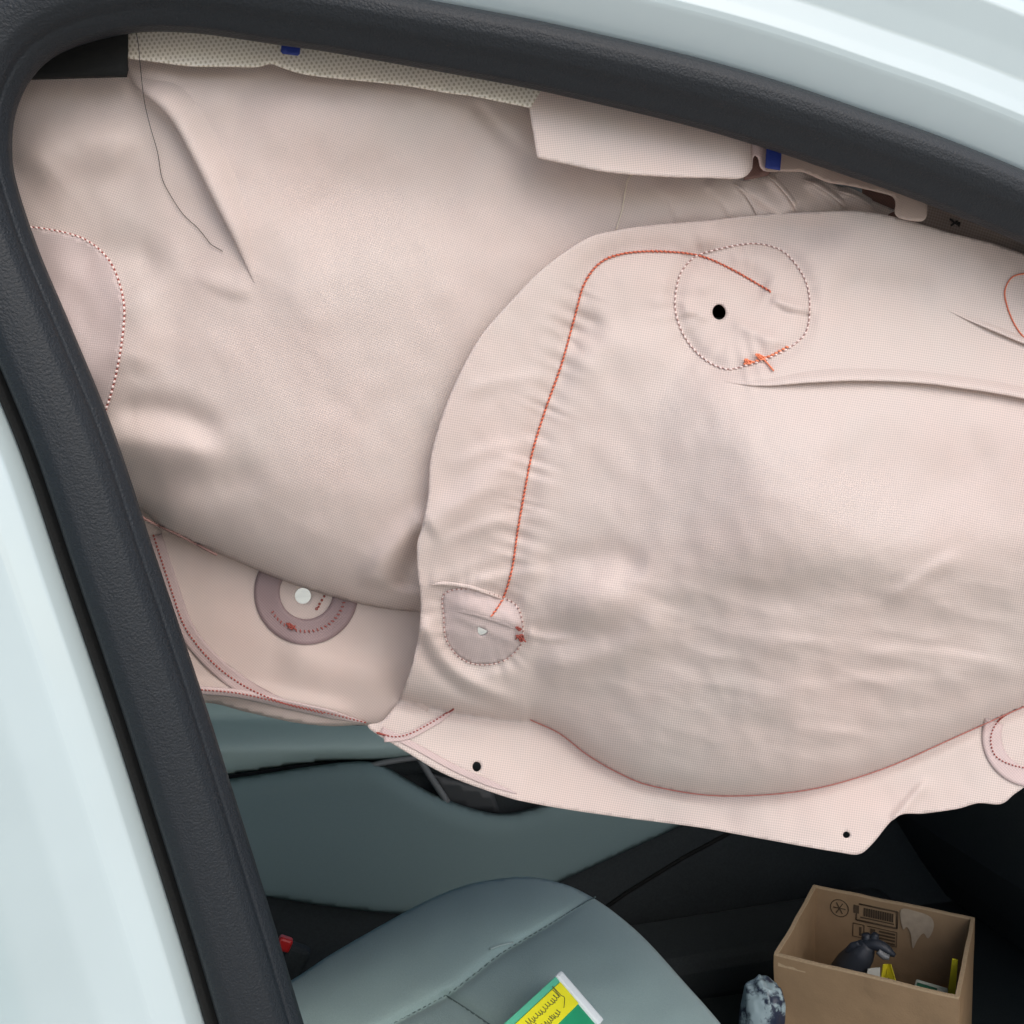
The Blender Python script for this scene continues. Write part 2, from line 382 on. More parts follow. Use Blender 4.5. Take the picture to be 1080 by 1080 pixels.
# far door
YD = 1.18
fdoor = empty('far_door', (.2, YD, .3), parent=None); fdoor.parent = car
fdoor.matrix_parent_inverse = Matrix.Translation(-car.location)
def _updist(px, py): return np.abs(pdist(px, py, cr([(120, 831), (245, 817), (330, 805), (400, 803), (520, 797)], 8))[0])
panel('door_top_pad', np.vstack([[(120, 690), (520, 690)], cr([(520, 797), (400, 803), (330, 805), (245, 817), (120, 831)], 8)]), 4.5,
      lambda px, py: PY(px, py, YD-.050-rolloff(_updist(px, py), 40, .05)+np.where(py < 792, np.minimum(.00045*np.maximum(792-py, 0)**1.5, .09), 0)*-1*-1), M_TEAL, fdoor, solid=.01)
lowtop = [(120, 836), (245, 821), (330, 808), (380, 803), (405, 808), (430, 822), (455, 836), (490, 850), (525, 858), (555, 854), (590, 843), (640, 834), (740, 832), (830, 836)]
LT = cr(lowtop, 6)
LB = cr([(840, 812), (760, 850), (720, 870), (660, 898), (590, 930), (545, 948), (480, 962), (420, 964), (340, 955), (270, 944), (120, 925)], 6)
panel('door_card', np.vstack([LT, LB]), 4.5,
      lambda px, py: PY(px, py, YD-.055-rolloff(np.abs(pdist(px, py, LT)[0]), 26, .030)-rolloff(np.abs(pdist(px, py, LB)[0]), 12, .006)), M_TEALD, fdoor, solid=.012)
panel('door_pocket', [(340, 770), (700, 770), (700, 900), (340, 880)], 20, lambda px, py: PY(px, py, YD+.03+0*px), M_BLK, fdoor, solid=.005)
panel('pocket_liner', [(452, 815), (520, 835), (528, 858), (470, 850)], 8, lambda px, py: PY(px, py, YD-.004+0*px), simple('dark_grey_plastic', (.05, .055, .06), .5), fdoor, solid=.003)
tube('grab_bar', PY(*np.array(cr([(380, 812), (402, 805), (440, 799)], 6)).T, YD-.03), .005, M_GREYP, fdoor)
tube('grab_bar', PY(*np.array(cr([(441, 798), (452, 816), (472, 846)], 6)).T, YD-.03), .006, M_GREYP, fdoor)
panel('door_lower_trim', [(100, 900), (560, 925), (760, 830), (900, 790), (1500, 740), (1500, 1200), (100, 1200)], 16,
      lambda px, py: PY(px, py, YD-.022+0*px), M_BLK, fdoor, solid=.01)
tube('trim_seam', PY(*np.array([(600, 985), (660, 942), (720, 905), (800, 862)]).T, YD-.024), .004, M_RUBD, fdoor)
# far window frame and pane: sill, header, glass
box_obj('window_sill', (.2, YD+.06, .62), (2.4, .10, .10), M_BLK, fdoor, .01)
box_obj('door_outer_skin', (.2, YD+.13, .37), (2.5, .04, .58), M_PAINT, fdoor, .01)
box_obj('window_header', (.2, YD+.06, 1.46), (2.4, .06, .16), M_BLK, fdoor, .01)
box_obj('front_roof_post', (.98, YD+.06, 1.15), (.50, .06, .92), M_BLK, fdoor, .01)
mg, tg, og = mk('window_glass'); tr = N(tg, 'ShaderNodeBsdfTransparent'); tr.inputs[0].default_value = (.92, .95, .93, 1)
gl = N(tg, 'ShaderNodeBsdfGlossy'); gl.inputs['Roughness'].default_value = .02; fz = N(tg, 'ShaderNodeFresnel', i_IOR=1.45); msx = N(tg, 'ShaderNodeMixShader')
tg.links.new(fz.outputs[0], msx.inputs[0]); tg.links.new(tr.outputs[0], msx.inputs[1]); tg.links.new(gl.outputs[0], msx.inputs[2]); tg.links.new(msx.outputs[0], og.inputs[0])
mesh('window_pane', [(-.98, YD+.07, .67), (.74, YD+.07, .67), (.74, YD+.07, 1.38), (-.98, YD+.07, 1.38)], [(0, 1, 2, 3)], mg, fdoor, False, solid=.004)
# black corner trim under the seal (upper left)
panel('corner_trim', [(133.5, 0), (133.5, 79), (90, 80), (30, 82), (-30, 90), (-30, 0)], 8,
      lambda px, py: PY(px, py, .026+.003*np.sin(px/30.)), M_RUBD, car, solid=.004)

# ------------------------------------------------------------------ curtain airbag
bag = empty('curtain_airbag', tuple(PY(540, 140, .06)), 'deployed pale pink curtain airbag hanging limp across the window opening', 'airbag')
YA, YB, YC = .062, .050, .090
def dome(px, py): return .030*np.exp(-((px-330)/340.)**2-((py-330)/310.)**2)
botA = cr([(-60, 470), (60, 500), (140, 533), (175, 560), (215, 577), (250, 592), (285, 607), (320, 620), (360, 632), (400, 641), (440, 646), (470, 648), (520, 655)], 6)
def hA(px, py):
    h = dome(px, py)
    h = h+rolloff(np.abs(pdist(px, py, botA)[0]), 130, .052)
    # long fold from the top left corner
    h += step(px, py, [(125, 60), (148, 98), (178, 128), (200, 165), (225, 215), (250, 262), (275, 315)], .007, 4, 85, -1, .0, .35)
    h += ridge(px, py, [(140, 80), (190, 95), (260, 100)], .005, 22, 26)
    # folds left
    h += ridge(px, py, [(20, 190), (60, 160), (110, 150), (150, 170)], .007, 26, 34)
    h += ridge(px, py, [(60, 280), (110, 265), (150, 270), (185, 268)], -.005, 26, 22, .3, .3)
    h += ridge(px, py, [(130, 300), (150, 340), (140, 400)], .004, 22, 30)
    h += ridge(px, py, [(115, 435), (160, 430), (205, 443), (245, 462)], -.005, 16, 16, .2, .3)
    h += ridge(px, py, [(100, 468), (150, 470), (200, 478), (255, 492)], .008, 20, 30, .1, .4)
    h += ridge(px, py, [(130, 520), (200, 505), (290, 515)], -.004, 22, 22)
    h += ridge(px, py, [(40, 300), (70, 350), (95, 420)], .004, 18, 18)
    h += step(px, py, [(190, 285), (235, 308), (275, 315)], .004, 7, 40, -1, .4, .3)
    # upper middle soft waves
    h += ridge(px, py, [(230, 90), (330, 110), (450, 100), (545, 120)], .006, 26, 50)
    h += ridge(px, py, [(300, 260), (400, 210), (520, 215)], -.004, 60, 60)
    h += ridge(px, py, [(260, 330), (380, 290), (520, 280)], .004, 50, 60)
    h += ridge(px, py, [(495, 103), (530, 140), (570, 175)], -.0022, 6, 9, .2, .5)
    # near the lower right, the fold that turns under the front panel
    h += ridge(px, py, [(395, 625), (400, 600), (420, 575), (442, 556)], .008, 16, 22, .2, .0)
    h += ridge(px, py, [(425, 625), (432, 600), (446, 575)], -.008, 16, 16, .2, .0)
    # pleats right of the flap
    for (x0, y0, x1, y1, a) in ((768, 190, 835, 235, .0035), (805, 182, 842, 228, .0040), (845, 188, 895, 225, .0050), (740, 190, 775, 232, .0025), (880, 200, 925, 224, .0035), (690, 190, 720, 240, .0015)):
        h += ridge(px, py, [(x0, y0), ((x0+x1)/2+3, (y0+y1)/2), (x1, y1)], a*1.0, 15, 4.0, .25, .25)
    h += .007*(1-sstep((py-110)/115.))
    h += .012*np.exp(-((px-810)/170.)**2-((py-212)/45.)**2)
    h += -.0012*np.abs(vnoise((px+py*.4)/80.+5, (py-px*.5)/60.+3))+.0030*fbm(px/95., py/95., 3)+.0010*fbm(px/26.+9, py/34.+3, 2)
    return h
seamL = cr([(560, 758), (590, 772), (620, 795), (655, 815), (690, 828), (760, 838), (850, 832), (930, 810), (1010, 775), (1080, 744), (1180, 705), (1320, 655)], 6)
seamV = cr([(812, 307), (770, 283), (735, 269), (690, 265), (655, 268), (632, 278), (616, 300), (606, 335), (592, 385), (576, 430), (562, 475), (553, 520), (546, 560), (540, 600), (531, 630), (519, 649)], 6)
circ1 = cr([(745, 266), (790, 257), (820, 262), (838, 277), (851, 300), (854, 325), (850, 350), (835, 365), (810, 378), (785, 386), (765, 389), (742, 378), (722, 355), (712, 325), (716, 293), (728, 275)], 8, True)
circ2 = cr([(468, 627), (490, 621), (520, 627), (543, 637), (551, 655), (551, 675), (545, 686), (533, 696), (515, 701), (495, 699), (480, 689), (470, 672), (468, 650)], 8, True)
circ1 = np.vstack([circ1, circ1[0]]); circ2 = np.vstack([circ2, circ2[0]])
foldB = cr([(455, 742), (475, 749), (520, 757), (560, 763)], 6)
lowB = np.vstack([cr([(380, 735), (425, 738), (475, 750), (520, 757), (552, 760)], 6), seamL])
leftB = cr([(900, 222), (850, 224), (800, 227), (740, 233), (690, 237), (650, 243), (618, 252), (572, 284), (535, 322), (505, 358), (480, 405), (463, 450), (454, 485), (452, 520), (445, 556), (440, 575), (441, 605), (444, 640), (438, 690), (424, 733)], 6)
def hB(px, py):
    dv, tv = pdist(px, py, seamV); de, te = pdist(px, py, leftB); dl, tl = pdist(px, py, lowB)
    above = np.where(dl < 0, -dl, 0.); below = np.where(dl > 0, dl, 0.)
    inside = np.abs(de)
    h = .004+dome(px, py)*.95
    # big cushion right of the stitched line
    q = sstep((px-560)/330.)*sstep((py-250)/230.)
    h += .040*q+.013*sstep((px-800)/160.)*(1-sstep((py-235)/130.))
    h += .026*np.exp(-((px-850)/210.)**2-((py-560)/120.)**2)
    # bottom of the cushion turns under to the seam
    h += rolloff(above, 225, .056)
    h = np.where(dl > 0, h+0.0, h)
    h += np.where(dl > 0, .00022*np.minimum(below, 120), 0)
    h += -.004*np.exp(-(dl/9.)**2)
    # seam line valleys and puckers
    h += -.0042*np.exp(-(dv/15.)**2)*fadef(tv, .02, .05)
    ph = tv*2*math.pi*34+5*vnoise(tv*40, tv*0+2)
    h += .0006*np.sin(ph+dv*.05)*np.exp(-(dv/22.)**2)*(vnoise(tv*25, tv*0+7)+.5)*2*sstep((tv-.25)*4)
    h += ridge(px, py, [(590, 400), (640, 372), (690, 362), (730, 372)], .0035, 20, 30)
    h += ridge(px, py, [(596, 360), (615, 345), (645, 340)], -.0035, 12, 16, .1, .4)
    # long diagonal ridge: dark flank on its left, apex near (850,580)
    h += ridge(px, py, [(720, 360), (757, 400), (790, 455), (820, 515), (848, 575), (870, 625), (884, 680)], .0095, 140, 60, .2, .55)
    h += -.006*np.exp(-((px-835)/75.)**2-((py-628)/26.)**2)+.006*np.exp(-((px-1000)/150.)**2-((py-585)/50.)**2)
    h += ridge(px, py, [(860, 470), (960, 500), (1080, 480)], -.006, 50, 50)
    # the sharp horizontal fold below the round seam
    h += ridge(px, py, [(755, 402), (800, 407), (850, 404), (900, 402), (960, 404), (1010, 410), (1060, 418), (1120, 432), (1260, 470)], -.0015, 5, 30, .12, 0)
    h += ridge(px, py, [(995, 326), (1035, 345), (1075, 362), (1120, 380), (1220, 425)], -.0008, 4, 16, .2, 0)
    h += ridge(px, py, [(870, 290), (930, 310), (1000, 305)], -.005, 26, 30)
    h += ridge(px, py, [(740, 240), (820, 240), (900, 245)], -.004, 14, 20)
    # round seams
    for C, R, n, a in ((circ1, 26, 24, .0007), (circ2, 20, 20, .0007)):
        d, t = pdist(px, py, C); h += -.0030*np.exp(-(d/9.)**2)
        h += a*np.sin(t*2*math.pi*n+6*vnoise(t*15, t*0+n))*np.exp(-(d/R)**2)*(vnoise(t*11, t*0)+.6)
    h += ridge(px, py, [(812, 312), (830, 322), (852, 326)], .004, 6, 6, .2, 0)
    h += ridge(px, py, [(815, 320), (832, 330), (852, 333)], -.0014, 4, 5, .2, 0)
    h += ridge(px, py, [(768, 335), (790, 348), (815, 358), (835, 362)], .0025, 6, 8)
    h += ridge(px, py, [(715, 322), (735, 330), (752, 336)], .002, 5, 6)
    h += ridge(px, py, [(735, 310), (755, 290), (762, 275)], .0016, 7, 7)
    # dimple and bulge right of the lower round seam
    h += ridge(px, py, [(556, 598), (600, 592), (650, 592), (682, 606)], -.0045, 18, 26, .2, .2)
    h += .016*np.exp(-((px-630)/52.)**2-((py-640)/42.)**2)
    h += ridge(px, py, [(556, 668), (600, 664), (640, 668), (672, 655)], -.004, 16, 16, .1, .3)
    h += ridge(px, py, [(560, 700), (620, 694), (680, 672), (700, 630)], .007, 20, 22, .2, .2)
    # small pleats through the lower round seam
    h += step(px, py, [(450, 617), (490, 620), (540, 636)], .003, 2.2, 18, -1, .1, .2)
    h += step(px, py, [(472, 640), (508, 650), (552, 664)], .0026, 1.8, 14, -1, .2, .1)
    h += step(px, py, [(474, 648), (505, 664), (545, 682)], .0026, 1.6, 14, -1, .2, .1)
    h += ridge(px, py, [(442, 650), (465, 690), (500, 722), (550, 745)], .005, 9, 12, .1, .2)
    h += ridge(px, py, [(435, 665), (455, 700), (490, 730), (545, 752)], -.004, 8, 8, .1, .2)
    h += ridge(px, py, [(555, 668), (580, 673), (610, 672)], .0025, 4, 5, .1, .4)
    # pucker across the edge strip
    for yy, a in ((400, .0010), (470, .0012), (512, .0008), (548, .0020), (586, .0010), (606, .0022)):
        h += ridge(px, py, [(452+ (560-yy)*.16, yy+34), (505, yy+8), (560, yy-2), (600, yy+6)], a, 7, 9, .3, .3)
    h += ridge(px, py, [(446, 560), (480, 535), (520, 505), (560, 480)], .004, 14, 20, .1, .2)
    # wrinkles of the lower cushion
    wr = sstep((py-560)/90.)*sstep((above-6)/40.)
    h += wr*(.0042*fbm(px/150.+3, py/60.+1, 2)*.7+.0012*fbm((px+py*.6)/60., (py-px*.25)/20., 3))
    h += ridge(px, py, [(740, 715), (820, 728), (910, 720), (1000, 715), (1080, 690)], .0018, 9, 16)
    h += ridge(px, py, [(720, 665), (790, 672), (860, 680), (930, 682)], .0016, 9, 16)
    h += ridge(px, py, [(930, 640), (985, 600), (1020, 585)], .003, 8, 10)
    h += ridge(px, py, [(900, 690), (980, 690), (1080, 705)], .003, 8, 12)
    # flat band under the seam
    bandw = sstep(below/14.)
    h += bandw*(.0030*fbm(px/70.+8, py/60., 2))
    h += ridge(px, py, [(945, 862), (965, 838), (985, 818)], .003, 5, 7, .0, .4)
    h += -.0038*wr*np.abs(vnoise((px+py*.5)/85.+2, (py-px*.18)/30.+4))-.0016*wr*np.abs(vnoise((px-py*.6)/50.+8, (py+px*.2)/26.+1))-.0010*np.abs(vnoise((px+py*.7)/75., (py-px*.5)/60.+3))
    h += .0028*fbm(px/85.+4, py/85.+2, 3)+.0011*fbm(px/24., py/30., 2)
    return h
def fA(px, py, lift=0.): return PY(px, py, YA-hA(px, py)-lift)
def fB(px, py, lift=0.): return PY(px, py, YB-hB(px, py)-lift)
botC = cr([(140, 745), (215, 741), (260, 751), (310, 762), (350, 766), (390, 766), (420, 784), (470, 803), (540, 825)], 6)
def hC(px, py):
    h = -.02+.00006*(py-560)
    h = h+rolloff(np.abs(pdist(px, py, botC)[0]), 26, .006)
    h += ridge(px, py, [(205, 728), (260, 732), (320, 742), (380, 756)], .006, 9, 12, .0, .2)
    h += ridge(px, py, [(205, 738), (260, 742), (320, 752), (380, 764)], -.003, 5, 6, .0, .2)
    h += ridge(px, py, [(285, 690), (360, 705), (430, 720)], .006, 22, 26)
    h += .003*fbm(px/80., py/80., 3)
    return h
def fC(px, py, lift=0.): return PY(px, py, YC-hC(px, py)-lift)
def circle(cx, cy, r, n=28, k=1.): return np.array([(cx+r*math.cos(a), cy+r*k*math.sin(a)) for a in np.linspace(0, 2*math.pi, n, endpoint=False)])

polyC = np.vstack([[(120, 500), (300, 560), (520, 590), (530, 690), (468, 712), (446, 760)], botC[botC[:, 0] < 426][::-1]])
panel('back_layer', polyC, 4.5, fC, M_FABC, bag, holes=[circle(319.5, 628.5, 8.6), circle(508, 666, 11)], uvrot=.15)
def ring(name, cx, cy, r0, r1, f, mat, n=90, lift=.0008, a0=0, a1=2*math.pi, k=1.):
    V = []; Fs = []; UV = []
    rs = np.linspace(r0, r1, 7); an = np.linspace(a0, a1, n)
    for a in an:
        x = cx+rs*math.cos(a); y = cy+rs*k*math.sin(a); W = f(x, y, lift); V += list(W); UV += [(p*.0006, q*.0006) for p, q in zip(x, y)]
    for i in range(n-1):
        for j in range(6): Fs.append((i*7+j, (i+1)*7+j, (i+1)*7+j+1, i*7+j+1))
    o = mesh(name, V, Fs, mat, bag, True, UV, solid=0)
    m = o.modifiers.new('thickness', 'SOLIDIFY'); m.thickness = .0006; m.offset = 0
    return o
ring('ring_patch', 323, 625, 28, 55, fC, M_FABT)  # shade of the layer behind is put into the ring colour
def band(name, path, w0, w1, f, mat, lift=.0009, par=None, taper=.2):
    P = resample(path, 4); T = np.gradient(P, axis=0); T /= np.linalg.norm(T, axis=1)[:, None]; Nn = np.stack([-T[:, 1], T[:, 0]], 1)
    k = 7; off = np.linspace(-w0, w1, k); V = []; UV = []; Fs = []
    for i_, (p, n) in enumerate(zip(P, Nn)):
        q = p+off[:, None]*n*(.15+.85*min(1., (1-i_/(len(P)-1.))/taper)); V += list(f(q[:, 0], q[:, 1], lift)); UV += list(q*.0006)
    for i in range(len(P)-1):
        for j in range(k-1): Fs.append((i*k+j, (i+1)*k+j, (i+1)*k+j+1, i*k+j+1))
    o = mesh(name, V, Fs, mat, par or bag, True, UV); m = o.modifiers.new('thickness', 'SOLIDIFY'); m.thickness = .0006; m.offset = 0
    return o
seamC1 = cr([(162, 565), (170, 590), (180, 620), (192, 655), (206, 678), (230, 704), (262, 726), (300, 742), (340, 752)], 6)
seamC2 = cr([(205, 727), (250, 731), (300, 742), (345, 752), (385, 762)], 6)
band('seam_tape', seamC1, 9, 9, fC, M_FABT2, taper=.35)  # see-through shade along the seam, put into the band colour
band('seam_tape', seamC2, 4, 5, fC, M_FABP, lift=.0012)

polyA = np.vstack([[(133, 20), (300, 38), (420, 60), (560, 95), (720, 140), (800, 160), (840, 178), (872, 189), (905, 205), (945, 222), (985, 236), (985, 262), (905, 262), (790, 262), (700, 285), (640, 320), (585, 390), (550, 480), (530, 580), (520, 655)], botA[::-1][1:], [(-60, 300), (-50, 90), (0, 70), (60, 72), (128, 74)]])
panel('rear_panel', polyA, 3.4, fA, M_FAB, bag, uvrot=.42)
lowEdge = cr([(424, 735), (404, 760), (388, 767), (432, 795), (470, 817), (520, 836), (560, 847), (640, 860), (740, 873), (800, 884), (850, 893), (885, 899), (906, 901), (921, 889), (946, 861), (975, 858), (1010, 853), (1032, 847), (1056, 848), (1072, 836), (1100, 820), (1180, 790), (1320, 740)], 5)
topB = cr([(1320, 352), (1180, 304), (1120, 282), (1080, 268), (1045, 256), (1000, 245), (960, 233), (930, 226), (902, 222)], 5)
polyB = np.vstack([leftB, lowEdge[1:], topB[:-1]])
half = np.array([(503.5, 661), (508, 662.5), (515, 666), (511, 670), (507, 671), (504, 668)])
panel('front_panel', polyB, 3.2, fB, M_FAB, bag, holes=[circle(758.5, 329, 7.2, 24, 1.15), half, circle(503, 808.5, 4.8, 16, 1.15), circle(893, 880.5, 4.2, 16, .85)], uvrot=.62)
panel('backing_patch', circ2[:-1], 4, lambda px, py: fB(px, py, .0005), M_FABL, bag, holes=[half], uvrot=.62, solid=.0003)  # darker disc laid on top for light blocked by the patch behind
# doubled seam allowance under the lower stitching, and the doubled edge at the left bottom; see-through shade put into the colour
band('seam_tape', cr([(402, 770), (440, 789), (480, 811), (515, 826), (545, 837)], 6), 4, 3, fB, M_FABP, lift=.0004)
band('seam_tape', cr([(405, 779), (430, 776), (455, 763), (478, 750)], 6), 3, 4, fB, M_FABP)
def tuck(path, f, w, lift, mat, rot, f0=.2, f1=.2):
    # a fold of the cloth: rises from the sheet and ends in a free edge
    P = resample(cr(path, 8), 3.); T = np.gradient(P, axis=0); T /= np.linalg.norm(T, axis=1)[:, None]; Nn = np.stack([-T[:, 1], T[:, 0]], 1)
    t = np.arange(len(P))/(len(P)-1.); fa = fadef(t, f0, f1); k = np.linspace(0, 1, 12); V = []; UV = []; Fs = []
    c_, s_ = math.cos(rot), math.sin(rot)
    for p, n, a in zip(P, Nn, fa):
        q = p+((k-1)*w*(.35+.65*a))[:, None]*n
        lf = -.0014+(lift*a+.0014)*np.sin(k*math.pi/2*.98)**2*(1-.12*k**8); V += [PYs for PYs in (f(q[:, 0], q[:, 1], 0.)+np.array([0, -1., 0])*lf[:, None])]
        UV += [((x*c_-y*s_)*.0006, (x*s_+y*c_)*.0006) for x, y in q]
    for i in range(len(P)-1):
        for j in range(11): Fs.append((i*12+j, (i+1)*12+j, (i+1)*12+j+1, i*12+j+1))
    V = np.array(V); a, b, c = V[[q[0] for q in Fs]], V[[q[1] for q in Fs]], V[[q[2] for q in Fs]]
    if (((np.cross(b-a, c-a))*(CAM-a)).sum(1) < 0).mean() > .5: Fs = [q[::-1] for q in Fs]
    o = mesh('fabric_tuck', V, Fs, mat, bag, True, UV); m = o.modifiers.new('thickness', 'SOLIDIFY'); m.thickness = .0006; m.offset = -1; return o
tuck([(752, 401), (800, 407), (850, 404), (900, 402), (960, 404), (1010, 410), (1060, 418), (1120, 432), (1260, 470)], fB, 19, .0065, M_FAB, .62, .25, 0)
tuck([(990, 323), (1035, 345), (1075, 362), (1120, 380), (1220, 425)], fB, 13, .0035, M_FAB, .62, .3, 0)
tuck([(130, 74), (148, 98), (178, 128), (200, 165), (225, 215), (250, 262), (272, 308)], fA, 46, .0085, M_FAB, .42, .22, .45)
for x0, y0, x1, y1, w_, l_ in ((805, 182, 842, 228, 11, .003), (845, 188, 895, 225, 13, .0035), (770, 191, 800, 232, 10, .002), (880, 200, 925, 224, 10, .0025)):
    tuck([(x0, y0), ((x0+x1)/2+3, (y0+y1)/2), (x1, y1)], fA, w_, l_, M_FAB, .42, .25, .25)
tuck([(450, 617), (490, 620), (540, 636)], fB, 8, .0018, M_FAB, .62); tuck([(472, 643), (508, 652), (552, 667)], fB, 7, .0014, M_FABL, .62)
# round patch, right edge
ring('ring_patch', 1090, 776, 34, 54, fB, M_FABP, 60, .0010, math.radians(95), math.radians(200))

# left stitched bag patch behind the pillar (backlight stopped by the second layer is put into its colour)
patchL = cr([(-40, 240), (0, 239), (35, 240), (70, 246), (95, 256), (115, 275), (126, 300), (131, 330), (126, 375), (117, 415), (106, 445)], 6)
pl = np.vstack([patchL, [(60, 450), (-40, 400)]])
panel('backing_patch', pl, 5, lambda px, py: fA(px, py, .0010), M_FABL, bag, uvrot=.62, solid=.0007)

# flap, perforated strip, tabs, loops
def fF(px, py):
    h = .012+.00010*(py-100)+.0015*np.sin(px/60.)+.0015*fbm(px/60., py/60., 2)
    h = h+rolloff(np.clip(797-px, 0, 200), 24, .014)
    h = h+ridge(px, py, [(600, 172), (680, 186), (760, 190)], .003, 12, 12)
    return PY(px, py, YB-.016-h)
panel('flap', np.vstack([[(553, 60), (556, 93), (561, 130)], cr([(567, 166), (600, 173), (640, 181), (700, 185.5), (745, 187), (778, 188), (789, 184), (794, 174)], 6), [(793, 150), (796, 110)]]), 3.6, fF, M_FAB, bag, uvrot=.9)
mb = cr([(133.5, 60.5), (160, 64), (200, 69), (240, 69.5), (270, 70), (285, 66.5), (296, 70), (318, 77), (345, 81), (385, 85), (430, 90), (470, 97), (500, 101), (530, 107), (560, 113)], 5)
panel('perforated_strip', np.vstack([mb, [(580, 80), (420, 40), (300, 20), (200, 5), (133.5, 5)]]), 4,
      lambda px, py: PY(px, py, .0235+.0020*np.sin(px/47.)+.00012*(80-py)), M_MESH, bag, uvrot=0.10)
def tab(x0, y0, x1, y1, s, f):
    P = [(x0, y0), (x1, y0+s), (x1-2, y1+s), (x0-2, y1)]
    return panel('blue_tab', P, 4, f, M_BLUE, bag, solid=.001)
tab(298, 34, 318, 56, 2.5, lambda px, py: PY(px, py, .0185+0*px))
tab(809.5, 148, 825, 177, 2.5, lambda px, py: PY(px, py, .020+0*px))
# strip of folded cloth under the rail on the right
strip = np.vstack([cr([(806, 150), (804, 178), (824, 180), (846, 180.5)], 3), cr([(860, 186), (875, 192), (895, 195), (918, 200), (934, 204), (942, 207), (945, 214), (944, 224), (950, 230), (968, 233), (976, 231), (978, 222)], 4), [(979, 190), (900, 160), (810, 125)]])
panel('folded_strip', strip, 3, lambda px, py: PY(px, py, .030-.004*np.sin(px/19.)-.0001*(py-180)), fabric('folded_cloth', (.60, .48, .42), contrast=.06), bag, uvrot=.3)
panel('folded_strip', [(770, 130), (812, 140), (808, 181), (803, 176), (801, 166), (797, 163), (793, 166), (792, 178), (786, 186), (770, 186)], 2.5,
      lambda px, py: PY(px, py, .028-.008*np.exp(-((px-797)/9.)**2)), M_FABP, bag, uvrot=.3)
panel('netting_strip', [(965, 195), (1010, 205), (1080, 235), (1180, 280), (1320, 345), (1320, 380), (1180, 330), (1080, 280), (1040, 268), (965, 245)], 3.5,
      lambda px, py: PY(px, py, .050-.003*np.sin(px/23.)), M_NET, bag, uvrot=.5)
panel('hole_backing', [(910, 195), (965, 200), (965, 245), (910, 225)], 5, lambda px, py: PY(px, py, .056+0*px), fabric('brown_hole_dark', (.22, .12, .10)), bag)  # brown sheet added behind the holes, their dark inside put into its colour
panel('hole_backing', [(785, 150), (812, 150), (812, 185), (785, 190)], 5, lambda px, py: PY(px, py, .040+0*px), bpy.data.materials['brown_hole_dark'], bag)
fN = lambda px, py: PY(px, py, .046-.003*np.sin(px/23.))
for pts in ([(1002, 231), (1007, 235), (1012, 238)], [(1003, 238), (1007, 235), (1010, 233)], [(1009, 236), (1012, 235), (1011, 239)]):
    q = cr(pts, 4); tube('black_stitch_mark', fN(q[:, 0], q[:, 1]), .0007, M_TB, bag, 6)

# stitches
def ellipsoids(name, C, T, Nn, L, r, mat):
    kk, rr = 6, [(-1, 0), (-.7, .75), (0, 1), (.7, .75), (1, 0)]
    V = []; Fs = []
    for c, t, n in zip(C, T, Nn):
        t = t/np.linalg.norm(t); n = n-t*(n@t); n /= np.linalg.norm(n); b = np.cross(t, n); base = len(V)
        V.append(c-t*L/2)
        for u, q in rr[1:-1]:
            for j in range(kk):
                a = 2*math.pi*j/kk; V.append(c+t*u*L/2+q*r*(math.cos(a)*n+math.sin(a)*b))
        V.append(c+t*L/2)
        for j in range(kk):
            Fs.append((base, base+1+(j+1) % kk, base+1+j))
            for s in range(2):
                o0 = base+1+s*kk; Fs.append((o0+j, o0+(j+1) % kk, o0+kk+(j+1) % kk, o0+kk+j))
            Fs.append((base+1+2*kk+j, base+1+2*kk+(j+1) % kk, base+1+3*kk))
    o = mesh(name, V, Fs, mat, bag); o['kind'] = 'stuff'; return o
def stitches(path, f, pitch, L, r, mat, slant=.45, base=None, br=.0004, skip=None, lift=.0009):
    P = resample(path, pitch); T2 = np.gradient(P, axis=0); T2 /= np.linalg.norm(T2, axis=1)[:, None]
    if skip is not None:
        kp = np.array([not skip(p) for p in P]); P2, T22 = P[kp], T2[kp]
    else: P2, T22 = P, T2
    c, s = math.cos(slant), math.sin(slant); D = np.stack([T22[:, 0]*c-T22[:, 1]*s, T22[:, 0]*s+T22[:, 1]*c], 1)
    e = 1.5
    W0 = f(P2[:, 0]-D[:, 0]*e, P2[:, 1]-D[:, 1]*e, lift); W1 = f(P2[:, 0]+D[:, 0]*e, P2[:, 1]+D[:, 1]*e, lift)
    Wc = (W0+W1)/2; T3 = W1-W0; Nv = CAM-Wc; Nv /= np.linalg.norm(Nv, axis=1)[:, None]
    jit = RNG.normal(0, .12, (len(T3), 3))*np.linalg.norm(T3, axis=1)[:, None]
    ellipsoids('stitching', Wc, T3+jit, Nv, L*.00058, r, mat)
    if base:
        Q = resample(path, 3.); tube('seam_thread', f(Q[:, 0], Q[:, 1], .0004), br, base, bag, 6)
